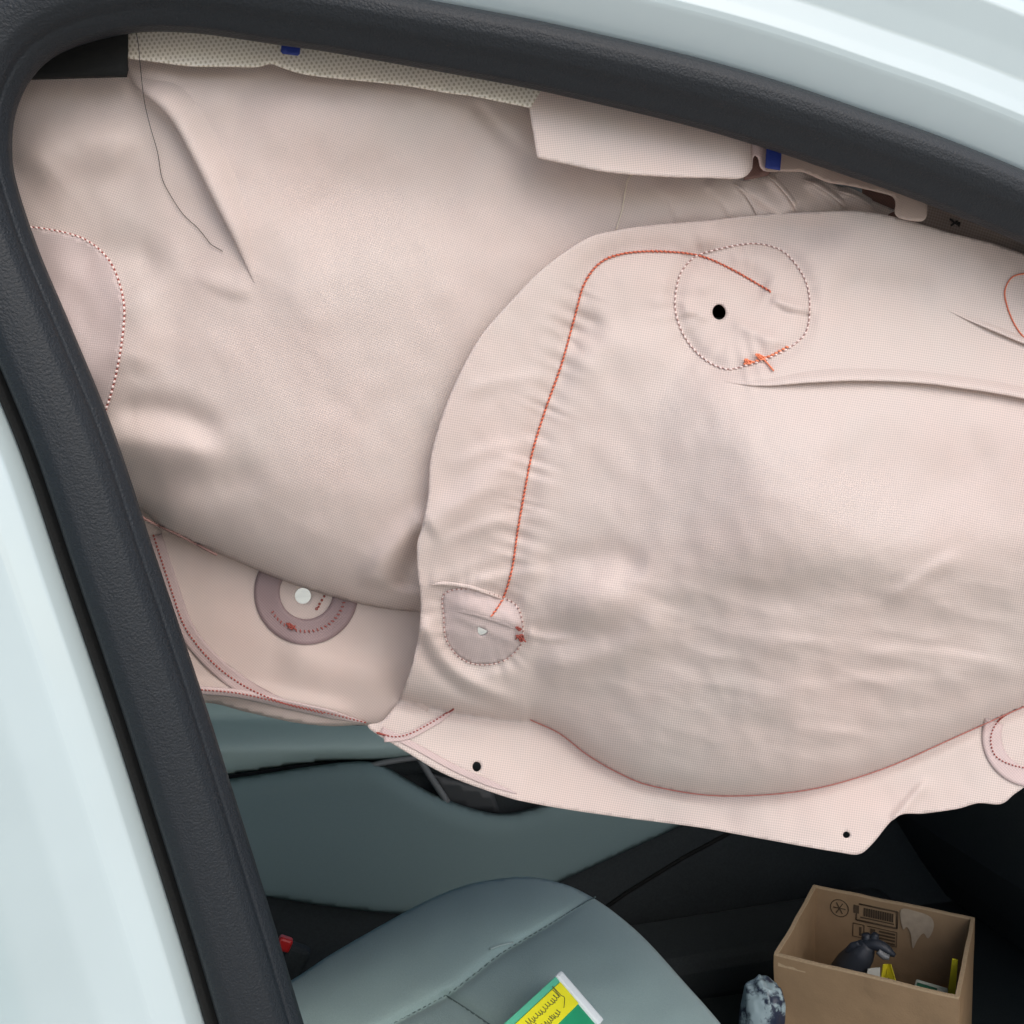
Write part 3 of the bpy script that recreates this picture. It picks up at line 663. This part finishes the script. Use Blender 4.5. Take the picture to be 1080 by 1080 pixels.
    # shadowed needle holes between the stitches come from the gaps
stitches(seamV, fB, 4.6, 5.0, .00062, M_TR, .5, M_TRD, .00062)
stitches(circ1, fB, 5.6, 4.2, .00070, M_TP, .4, M_TD, .00045)
stitches(circ2, fB, 5.0, 2.6, .00062, M_TD, .9, M_TP, .0003)
stitches(patchL, fA, 5.6, 4.0, .00085, M_TP, .35, M_TRD, .0007)
stitches(seamL+np.array([0, 1.5]), lambda px, py, l=0: fB(px, py, l+.0022), 3.6, 3.0, .00042, M_TRL, .3, M_TRL, .00045)
stitches(seamC1, fC, 4.0, 3.0, .0007, M_TRD, .2, M_TRD, .0007, lift=.0018)
stitches(seamC2, fC, 4.0, 3.0, .0006, M_TRD, .2, M_TRD, .0007, lift=.0020)
stitches(cr([(398, 773), (415, 777), (432, 774), (455, 762), (478, 748)], 6), fB, 4., 3., .0006, M_TRD, .2, M_TRD, .0008, lift=.0015)
stitches(cr([(1100, 738), (1078, 746), (1058, 756), (1048, 768), (1045, 782), (1050, 797), (1065, 806), (1090, 812)], 6), fB, 3.8, 3., .0006, M_TRD, .2, M_TRD, .0006, lift=.0018)
stitches(cr([(1110, 286), (1085, 288), (1068, 292), (1060, 306), (1062, 322), (1070, 342), (1082, 358), (1100, 372)], 6), fB, 4.2, 3.2, .0005, M_TR, .3, M_TR, .0005)
q = np.array([(323+41*math.cos(a), 625+41*math.sin(a)) for a in np.linspace(math.radians(15), math.radians(150), 40)])
stitches(q, fC, 4.6, 4.4, .0005, M_TRD, 1.2, lift=.0020)
pq = cr([(136, 540), (160, 554), (190, 568), (228, 588)], 6)
stitches(pq, lambda px, py, l=0: fA(px, py-3, l+.001), 4.2, 3.4, .0008, M_TD, .2, M_TD, .0009)
# sewn knots and tails
def knot(name, c, f, R, mat, seed, turns=3.2, tail=None):
    rg = np.random.default_rng(seed); t = np.linspace(0, turns*2*math.pi, 60)
    x = c[0]+R*np.cos(t)*(.6+.4*np.sin(t*.37+seed)); y = c[1]+R*.7*np.sin(t*1.13)*(.7+.3*np.cos(t*.5))
    W = f(x, y, .0012)+(CAM-f(x, y, 0.))*(.0015*(np.sin(t*1.7)+1))[:, None]
    tube(name, W, .00048, mat, bag, 6)
    if tail is not None:
        q = cr(tail, 6); tube(name, f(q[:, 0], q[:, 1], .0014), .0006, mat, bag, 6)
M_TO = simple('orange_thread', (.80, .25, .13), .7, .3)
knot('thread_knot', (789, 381), fB, 4.2, M_TO, 1); knot('thread_knot', (802, 376), fB, 5.0, M_TO, 2, 3.6, [(804, 377), (810, 384), (816, 391)])
stitches(cr([(786, 384), (800, 380), (815, 374), (830, 366)], 5), fB, 4.2, 5., .0008, M_TO, .5)
knot('thread_knot', (549, 673), fB, 5.5, M_TRD, 3, 4.5); knot('thread_knot', (547, 663), fB, 3.0, M_TRD, 5, 2.5)
knot('thread_knot', (307, 660), fC, 5.0, M_TRD, 4, 4)
# red print beside the bright vent hole
for (x, y, r) in ((334, 642, 2.0), (337, 637, 1.6), (339.5, 633, 1.5), (342, 629, 1.3), (336, 640, 1.2)):
    q = circle(x, y, r*.6, 8); q = np.vstack([q, q[:1]]); tube('red_print', fC(q[:, 0], q[:, 1], .0006), .00042, M_TRD, bag, 5)

# loose threads lying on the cloth
def thr(name, pts, f, r, mat, label):
    q = cr(pts, 8); o = tube(name, f(q[:, 0], q[:, 1]), r, mat, None, 6); tag(o, label, 'thread'); return o
def fT(px, py):
    ys = np.where(py < 82, .018, YA-hA(px, py)-.0012-.007*(1-sstep((py-95)/90.)))
    k = np.ones(7)/7; ys = np.convolve(np.pad(ys, 3, mode='edge'), k, 'valid'); ys = np.minimum(ys, YA-hA(px, py)-.0006)
    return PY(px, py, ys)
thr('loose_thread', [(143, 30), (146, 48), (148, 70), (152, 105), (158, 132), (166, 160), (171, 188), (181, 208), (194, 227), (208, 240), (218, 252), (223, 258), (235, 265)], fT, .00019, M_TB,
    'thin dark loose thread hanging down the upper left of the airbag')
thr('loose_thread', [(667, 184), (662, 190), (659, 205), (656, 222), (650, 242)], lambda px, py: fA(px, py, .0010), .0003, M_TW,
    'short cream loose thread hanging below the flap of the airbag')

# ------------------------------------------------------------------ seat
ZS = .62
seat = empty('car_seat', tuple(PZ(520, 1060, .27)), 'teal grey cloth front seat with stitched cushion seams', parent=car); seat.matrix_parent_inverse = Matrix.Translation(-car.location)
so_ = cr([(150, 1120), (250, 1066), (312, 1031), (345, 1009), (400, 977), (450, 950), (490, 934), (525, 927), (558, 925), (590, 931), (615, 941), (645, 960), (680, 990), (720, 1034), (765, 1086), (800, 1140), (825, 1200)], 8)
sp = np.vstack([so_, [(830, 1280), (700, 1420), (350, 1500), (120, 1400)]])
s1 = cr([(300, 1150), (370, 1105), (420, 1077), (470, 1050), (500, 1028), (530, 1005), (575, 978), (612, 955), (628, 946)], 6)
s2 = cr([(470, 1050), (492, 1064), (515, 1080), (560, 1110), (600, 1140)], 6)
spc = np.vstack([sp, sp[0]])
def fS(px, py, lift=0):
    d = np.abs(pdist(px, py, so_)[0]); d1, t1 = pdist(px, py, s1); d2, t2 = pdist(px, py, s2)
    z = ZS+rolloff(d, 40, .034)+.020*np.exp(-((px-560)/200.)**2-((py-1000)/120.)**2)
    z = z-.0045*np.exp(-(np.abs(d1)/4.)**1.2)*fadef(t1, 0, .1)-.0045*np.exp(-(np.abs(d2)/4.)**1.2)
    z = z+np.where(d1 < 0, .012*(1-np.exp(-np.abs(d1)/28.)), .006*(1-np.exp(-np.abs(d1)/30.)))
    z = z+.003*fbm(px/60., py/40., 2)
    return PZ(px, py, z+lift)
panel('cushion', sp, 3.6, fS, M_SEAT, seat, solid=.012)
q = resample(so_, 8); top = fS(q[:, 0], q[:, 1]); lo = top+np.array([0, 0, -.22])
cz = np.array(top).mean(0)
lo2 = lo+(cz-lo)*np.array([.10, .10, 0])
loft('cushion_side', [top*.999+np.array([0, 0, -.001]), (top+lo)/2, lo2], M_SEAT, seat)
qq = resample(s1, 3.); o = tube('seam_piping', fS(qq[:, 0], qq[:, 1], .0006), .0010, simple('seat_seam_thread', (.11, .16, .16), .9), seat, 6)
qq = resample(s2, 3.); o = tube('seam_piping', fS(qq[:, 0], qq[:, 1], .0006), .0010, bpy.data.materials['seat_seam_thread'], seat, 6)
qq = cr([(517, 1001), (528, 997), (541, 994)], 5); tube('loose_fibre', fS(qq[:, 0], qq[:, 1], .0012), .0011, simple('pale_fibre', (.36, .45, .44), .9), seat, 6)
# belt buckle behind the pillar
bpos = PY(306, 1004, .62); R_ = Matrix.Rotation(math.radians(25), 3, 'Y')
bk = box_obj('belt_buckle', bpos+np.array([.002, .004, -.018]), (.030, .020, .050), M_BLK, car, .005, R_)
rb = box_obj('release_button', PY(300, 995, .612), (.017, .012, .016), M_RED, None, .003, R_)
rb.parent = bk
# backrest and base of the seat, left behind the pillar
bc = PZ(210, 1120, .80); box_obj('backrest', (bc[0]-.30, bc[1]+.05, .90), (.16, .46, .62), M_SEAT, seat, .05, Matrix.Rotation(math.radians(-14), 3, 'Y'))
box_obj('seat_base', (PZ(480, 1150, .4)[0], PZ(480, 1150, ZS)[1]+.05, .34), (.40, .34, .19), M_BLK, seat, .02)

# ------------------------------------------------------------------ packet on the seat
ZP = .672
A = PZ(592, 1022.5, ZP); Cc = PZ(525, 1084, ZP)
zs = np.linspace(ZP-.05, ZP+.06, 400); dots_ = np.array([abs((PZ(646, 1085, z)-A)@(Cc-A)) for z in zs]); B = PZ(646, 1085, zs[dots_.argmin()])
AB = np.linalg.norm(B-A); u = (B-A)/AB; v = (Cc-A); v = v-u*(v@u); v /= np.linalg.norm(v)
wn = np.cross(u, v); wn = wn if wn[2] > 0 else -wn
pw, plen, ph = AB*1.35, .20, .022
pk = empty('gift_packet', tuple(A+u*pw/2+v*plen/2-np.array([0, 0, ph])), 'green packet with yellow handwritten label and white end, lying on the seat', 'packet')
Rp = Matrix((Vector(u), Vector(v), Vector(np.cross(u, v)))).transposed()
M_GRN = simple('green_card', (.012, .30, .13), .35, .5, noise=.15, nscale=40); M_GRL = simple('light_green_card', (.10, .48, .30), .35, .5)
M_YEL = simple('yellow_label', (.80, .76, .02), .6, .3, noise=.08, nscale=60); M_WHT = simple('white_card', (.72, .78, .80), .5, .4)
def pb(name, a0, a1, b0, b1, zt, zb, mat, par=None, bev=.0015):
    c = A+u*(a0+a1)/2+v*(b0+b1)/2+wn*(zt+zb)/2; return box_obj(name, c, (a1-a0, b1-b0, zt-zb), mat, par or pk, bev, Rp)
pb('packet_body', 0.001, pw, .012, plen, -.001, -ph, M_GRN)
pb('white_end', 0, pw, 0, .0125, .001, -ph, M_WHT, bev=.003)
pb('light_edge', .001, .105*AB, .0128, plen, .0002, -.004, M_GRL, bev=.0008)
yl = pb('yellow_label', .11*AB, .47*AB, .0135, plen-.05, .0008, -.002, M_YEL, bev=.0004)
M_INK = simple('pencil_ink', (.16, .17, .03), .7)
def ink(a, b): return A+u*a+v*b+wn*.0011
def word(a0, b0, length, seed, hgt=.0055):
    # joined handwriting: loops of uneven height running along the label towards the white end
    rg = np.random.default_rng(seed); n = int(length/.0042); pts = []
    amp = np.interp(np.arange(n*16), np.arange(0, n*16, 16), rg.choice([.55, .6, .75, 1.0, 1.7], n, p=[.3, .25, .2, .1, .15]))
    t = np.arange(n*16)/16.*2*math.pi
    wd_ = np.interp(np.arange(n*16), np.arange(0, n*16, 16), rg.uniform(.5, 1.5, n)); lp_ = np.interp(np.arange(n*16), np.arange(0, n*16, 16), rg.uniform(-.2, 1.1, n))
    s_ = np.cumsum(wd_)*.0042/16+.0017*lp_*np.sin(t+.5); hh = amp*hgt*(.5-.5*np.cos(t))+.0006*np.sin(t*.23)
    tube('handwriting', ink(a0, b0)[None, :]-v[None, :]*s_[:, None]-u[None, :]*hh[:, None], .00038, M_INK, yl, 5)
word(.25*AB, .090, .068, 3, .10*AB); word(.40*AB, .095, .060, 8, .11*AB)
q = cr([(.24*AB, .026), (.29*AB, .024), (.35*AB, .030), (.38*AB, .034)], 6); tube('handwriting', np.array([ink(a, b) for a, b in q]), .00038, M_INK, yl, 5)

# ------------------------------------------------------------------ cardboard box and what is in it
ZB = .50
k0, k1, k2, k3 = PZ(848, 931, ZB), PZ(1024, 971, ZB), PZ(1018, 1052, ZB), PZ(829, 1011, ZB)
bc = (k0+k1+k2+k3)/4; ex = ((k1-k0)+(k2-k3))/2; bw = np.linalg.norm(ex); ex /= bw
ey = np.array([-ex[1], ex[0], 0]); bd = abs((((k0+k1)-(k3+k2))/2)@ey); bh = .235
HZ = ZB-bh
cb = empty('cardboard_box', (bc[0], bc[1], HZ), 'open brown cardboard box on the dark floor holding odds and ends', 'box', math.atan2(ex[1], ex[0]))
CW = simple('brown_cardboard', (.325, .222, .130), .85, .2, noise=.18, nscale=35, bump=.25, bscale=400)
CE = simple('cardboard_edge', (.48, .36, .23), .9, .2, noise=.2, nscale=300)
PRT = simple('black_print_on_card', (.085, .060, .038), .8, .2, noise=.3, nscale=400)
def L(a, b, z): return bc+ex*a+ey*b+np.array([0, 0, z-ZB])
Rb = Matrix((Vector(ex), Vector(ey), Vector((0, 0, 1)))).transposed()
th = .005
def board(name, c, s, mat, par):
    # corrugated board: a thin slab cut into a grid and bent a little out of true
    bm = bmesh.new(); bmesh.ops.create_cube(bm, size=1)
    for v_ in bm.verts: v_.co = Vector((v_.co.x*s[0], v_.co.y*s[1], v_.co.z*s[2]))
    for ax in (0, 1, 2):
        if s[ax] > .02:
            for t_ in np.linspace(-.5, .5, 15)[1:-1]:
                n_ = Vector((0, 0, 0)); n_[ax] = 1; p_ = Vector((0, 0, 0)); p_[ax] = t_*s[ax]
                bmesh.ops.bisect_plane(bm, geom=bm.verts[:]+bm.edges[:]+bm.faces[:], plane_co=p_, plane_no=n_)
    mt = Matrix.Translation(Vector(c)) @ Rb.to_4x4()
    for v_ in bm.verts: v_.co = mt @ v_.co
    for v_ in bm.verts:
        q_ = np.array(v_.co)-bc; a_, b_, z_ = q_@ex, q_@ey, q_[2]
        d_ = .0022*float(fbm(np.array(a_*14+3), np.array(z_*14+b_*9), 3)); v_.co += Vector((ex+ey)*d_); v_.co.z += .0016*float(fbm(np.array(a_*30+b_*22), np.array(4.2), 2))
    return bm_obj(name, bm, mat, par)
def wall(name, a, b, sx, sy, slope=0):
    o = board(name, L(a, b, ZB-bh/2), (sx, sy, bh), CW, cb)
    e = board('rim', L(a, b, ZB+.0008), (sx*.995, sy*1.02, .0025), CE, None); e.parent = o; return o
wb = wall('wall', 0, bd/2, bw, th); wf = wall('wall', 0, -bd/2, bw, th)
wl = wall('wall', -bw/2+th/2, 0, th, bd-th*1.02); wr = wall('wall', bw/2-th/2, 0, th, bd-th*1.02)
box_obj('base', L(0, 0, HZ+.004), (bw-th, bd-th, .006), CW, cb, .0005, Rb)
# print on the inside of the back wall: a = along, z = height below the rim
yb = bd/2-th/2-.0006
def pr(name, segs, r=.0009):
    for s in segs:
        t = np.array([L(-bw/2+bw*p[0], yb, ZB-p[1]) for p in s]); tube(name, t, r, PRT, wb, 5)
def plate(name, a0, a1, z0, z1, mat=PRT):
    box_obj(name, L(-bw/2+bw*(a0+a1)/2, yb, ZB-(z0+z1)/2), (bw*(a1-a0), .0008, z1-z0), mat, wb, 0, Rb)
cir = lambda ca, cz, r, n=18: [[(ca+r/bw*math.cos(t), cz+r*math.sin(t)) for t in np.linspace(0, 2*math.pi, n)]]
pr('printed_badge', cir(.175, .024, .013), .0007)
pr('printed_badge', [[(.175-.009/bw*math.cos(t), .024-.009*math.sin(t)), (.175+.009/bw*math.cos(t), .024+.009*math.sin(t))] for t in (0, math.pi/3, 2*math.pi/3)], .0008)
plate('printed_dot', .265, .30, .014, .026)
pr('printed_frame', [[(.30, .011), (.54, .011)], [(.54, .011), (.54, .036)], [(.54, .036), (.285, .036)], [(.285, .036), (.285, .026)]], .0012)
for i in range(13): plate('printed_bar', .33+i*.0145, .341+i*.0145, .0155, .028)
plate('printed_line', .31, .52, .030, .0315)
pr('printed_frame', [[(.265, .042), (.335, .042), (.335, .062), (.265, .062), (.265, .042)]], .0008); plate('printed_arrow', .305, .32, .046, .059)
pr('printed_frame', [[(.355, .042), (.54, .042), (.54, .064), (.355, .064)]], .0006)
for i in range(4): plate('printed_line', .43, .53, .045+i*.005, .0475+i*.005)
plate('printed_arrow', .375, .405, .045, .057)
# pale torn area where tape came off
TP = simple('torn_paper', (.44, .36, .27), .9, .2, noise=.2, nscale=120)
tp = cr([(.56, .006), (.65, .004), (.74, .008), (.76, .022), (.73, .040), (.70, .034), (.665, .046), (.64, .060), (.625, .040), (.60, .030), (.575, .034)], 4, True)
bm = bmesh.new(); fv = [bm.verts.new(L(-bw/2+bw*a, yb-.0004, ZB-z)) for a, z in tp]; f = bm.faces.new(fv)
r_ = bmesh.ops.extrude_face_region(bm, geom=[f]); bmesh.ops.translate(bm, verts=[g for g in r_['geom'] if isinstance(g, bmesh.types.BMVert)], vec=Vector(-ey*.0005)); bmesh.ops.triangulate(bm, faces=bm.faces); bmesh.ops.recalc_face_normals(bm, faces=bm.faces)
bm_obj('torn_patch', bm, TP, wb)
bm = bmesh.new(); rbox(bm, L(-bw*.40, -bd/2-.0032, ZB-.006), (bw*.16, .0008, .016), .0002, Rb); o = bm_obj('tape_remnant', bm, CE, None); o.parent = wf
# contents
def at(a, b, z): return L(-bw/2+bw*a, -bd/2+bd*b, z)
def bp(px, py, b):
    # point on the upright plane at depth b of the box
    d = ray(px, py); c = L(0, -bd/2+bd*b, ZB); t = ((c-CAM)@ey)/(d@ey); return CAM+d*t
def bps(pts, b): return np.array([bp(x, y, b) for x, y in pts])
pxm = np.linalg.norm(bp(930, 1000, .5)-bp(931, 1000, .5))
tool = empty('black_hand_tool', tuple(at(.34, .5, HZ+.01)), 'black plastic hand tool with hooked head, left inside the cardboard box', 'tool')
M_BP = simple('black_plastic', (.028, .034, .046), .5, .5, bump=.1, bscale=300)
def ptube(name, pts, rs, b, mat, k=12):
    P = cr(bps(pts, b), 6); r = np.interp(np.linspace(0, 1, len(P)), np.linspace(0, 1, len(rs)), rs)*pxm
    tube(name, P, .01, mat, tool, k, r)
ptube('handle', [(876, 1062), (886, 1036), (898, 1019), (909, 1005), (916, 996)], [15, 17, 17.5, 14, 8], .5, M_BP, 16)
ptube('grip_rib', [(893, 1003), (899, 998), (906, 995)], [2.5, 4, 3], .46, M_BP, 8)
ptube('trigger', [(913, 997), (914, 990), (913, 985)], [6, 5.5, 4.5], .52, M_BP)
ptube('knob', [(919, 995), (922, 989), (924, 985)], [5, 5, 3.5], .52, M_BP)
ptube('head', [(913, 997), (922, 996), (931, 999), (938, 1004), (944, 1008)], [6, 6.5, 6, 5, 2], .5, M_BP)
ptube('jaw', [(926, 1003), (932, 1008), (938, 1010)], [3.5, 4, 2.5], .47, M_GREYP)
yc = empty('folded_card', tuple(at(.55, .45, HZ+.01)), 'bright yellow folded card standing up in the middle of the cardboard box', 'card')
def quad(name, P, mat, par, th=.0012):
    return mesh(name, P, [(0, 1, 2, 3)], mat, par, False, solid=th)
M_Y2 = simple('yellow_card', (.70, .62, .03), .6, .3, noise=.1, nscale=80)
quad('card_face', [bp(926, 1050, .44), bp(931, 1017, .44), bp(937, 1016.5, .50), bp(934, 1050, .50)], M_Y2, yc)
quad('card_face', [bp(937, 1016.5, .50), bp(940, 1017, .48), bp(946, 1038, .40), bp(936, 1030, .46)], M_Y2, yc)
wp = quad('paper_sheet', [bp(912, 1045, .40), bp(915, 1021.5, .42), bp(928, 1020, .45), bp(928, 1045, .44)], simple('white_paper', (.60, .62, .58), .8), None); tag(wp, 'crumpled white paper beside the yellow folded card in the cardboard box', 'paper')
sb = empty('small_carton', tuple(at(.78, .5, HZ+.01)), 'small white carton with a dark green stripe in the right of the box', 'carton')
c0, c1 = bp(966, 1033, .45), bp(1000, 1043, .45); ce = (c1-c0)/np.linalg.norm(c1-c0); cl = np.linalg.norm(c1-c0)
cn = np.cross(ce, ey); cn = cn if cn[2] > 0 else -cn; Rt = Matrix((Vector(ce), Vector(ey), Vector(np.cross(ce, ey)))).transposed()
box_obj('carton_body', (c0+c1)/2-ey*.022-cn*.03, (cl, .05, .06), simple('off_white_card', (.50, .54, .48), .7), sb, .002, Rt)
box_obj('green_stripe', c0+ce*cl*.38-ey*.012+cn*.0004, (cl*.62, .007, .0016), simple('dark_green_print', (.02, .12, .07), .6), sb, .0002, Rt)
ys = tag(quad('yellow_strip', [bp(999, 1052, .52), bp(1004.5, 1010.5, .52), bp(1010.5, 1012, .52), bp(1007, 1054, .52)], M_Y2, None, .003), 'narrow yellow strip upright against the right wall of the cardboard box', 'strip')

# pale pouch standing between seat and box
pc = PZ(806, 1036, .475)
bm = bmesh.new(); g = bmesh.ops.create_uvsphere(bm, u_segments=72, v_segments=56, radius=1)
for v_ in bm.verts:
    x, y, z = v_.co; k = 1.06+.10*float(fbm(np.array(x*2.+3), np.array(z*2.+y), 3))-.13*abs(float(vnoise(np.array(x*2.3+z*2+7), np.array(z*3.-y*2+4))))-.07*abs(float(vnoise(np.array(x*5+2), np.array(z*7+y*4))))
    zz = z*.10 if z > 0 else z*.14
    sq = min(1.9, math.sqrt(max(0., 1-z**6)/max(1e-3, 1-z*z))); v_.co = Vector((x*sq*.030*k, y*sq*.025*k, z*.10*k))
bmesh.ops.rotate(bm, verts=bm.verts, matrix=Matrix.Rotation(math.radians(5), 3, 'Y')); bmesh.ops.translate(bm, verts=bm.verts, vec=Vector(pc)+Vector((-.006, .0, -.100)))
m, t, o_ = mk('blotched_pale_blue_plastic'); p = N(t, 'ShaderNodeBsdfPrincipled', i_Roughness=.35); tc = N(t, 'ShaderNodeTexCoord')
n1 = N(t, 'ShaderNodeTexNoise', i_Scale=32., i_Detail=4., i_Roughness=.65); t.links.new(tc.outputs['Object'], n1.inputs['Vector'])
rp = N(t, 'ShaderNodeValToRGB'); rp.color_ramp.elements[0].position = .44; rp.color_ramp.elements[1].position = .52
rp.color_ramp.elements[0].color = (.02, .03, .06, 1); rp.color_ramp.elements[1].color = (.30, .40, .44, 1)
t.links.new(n1.outputs['Fac'], rp.inputs[0]); t.links.new(rp.outputs[0], p.inputs['Base Color']); t.links.new(p.outputs[0], o_.inputs[0])
po = bm_obj('plastic_pouch', bm, m, None, True); tag(po, 'pale blue plastic pouch with dark blotches wedged left of the cardboard box', 'pouch')
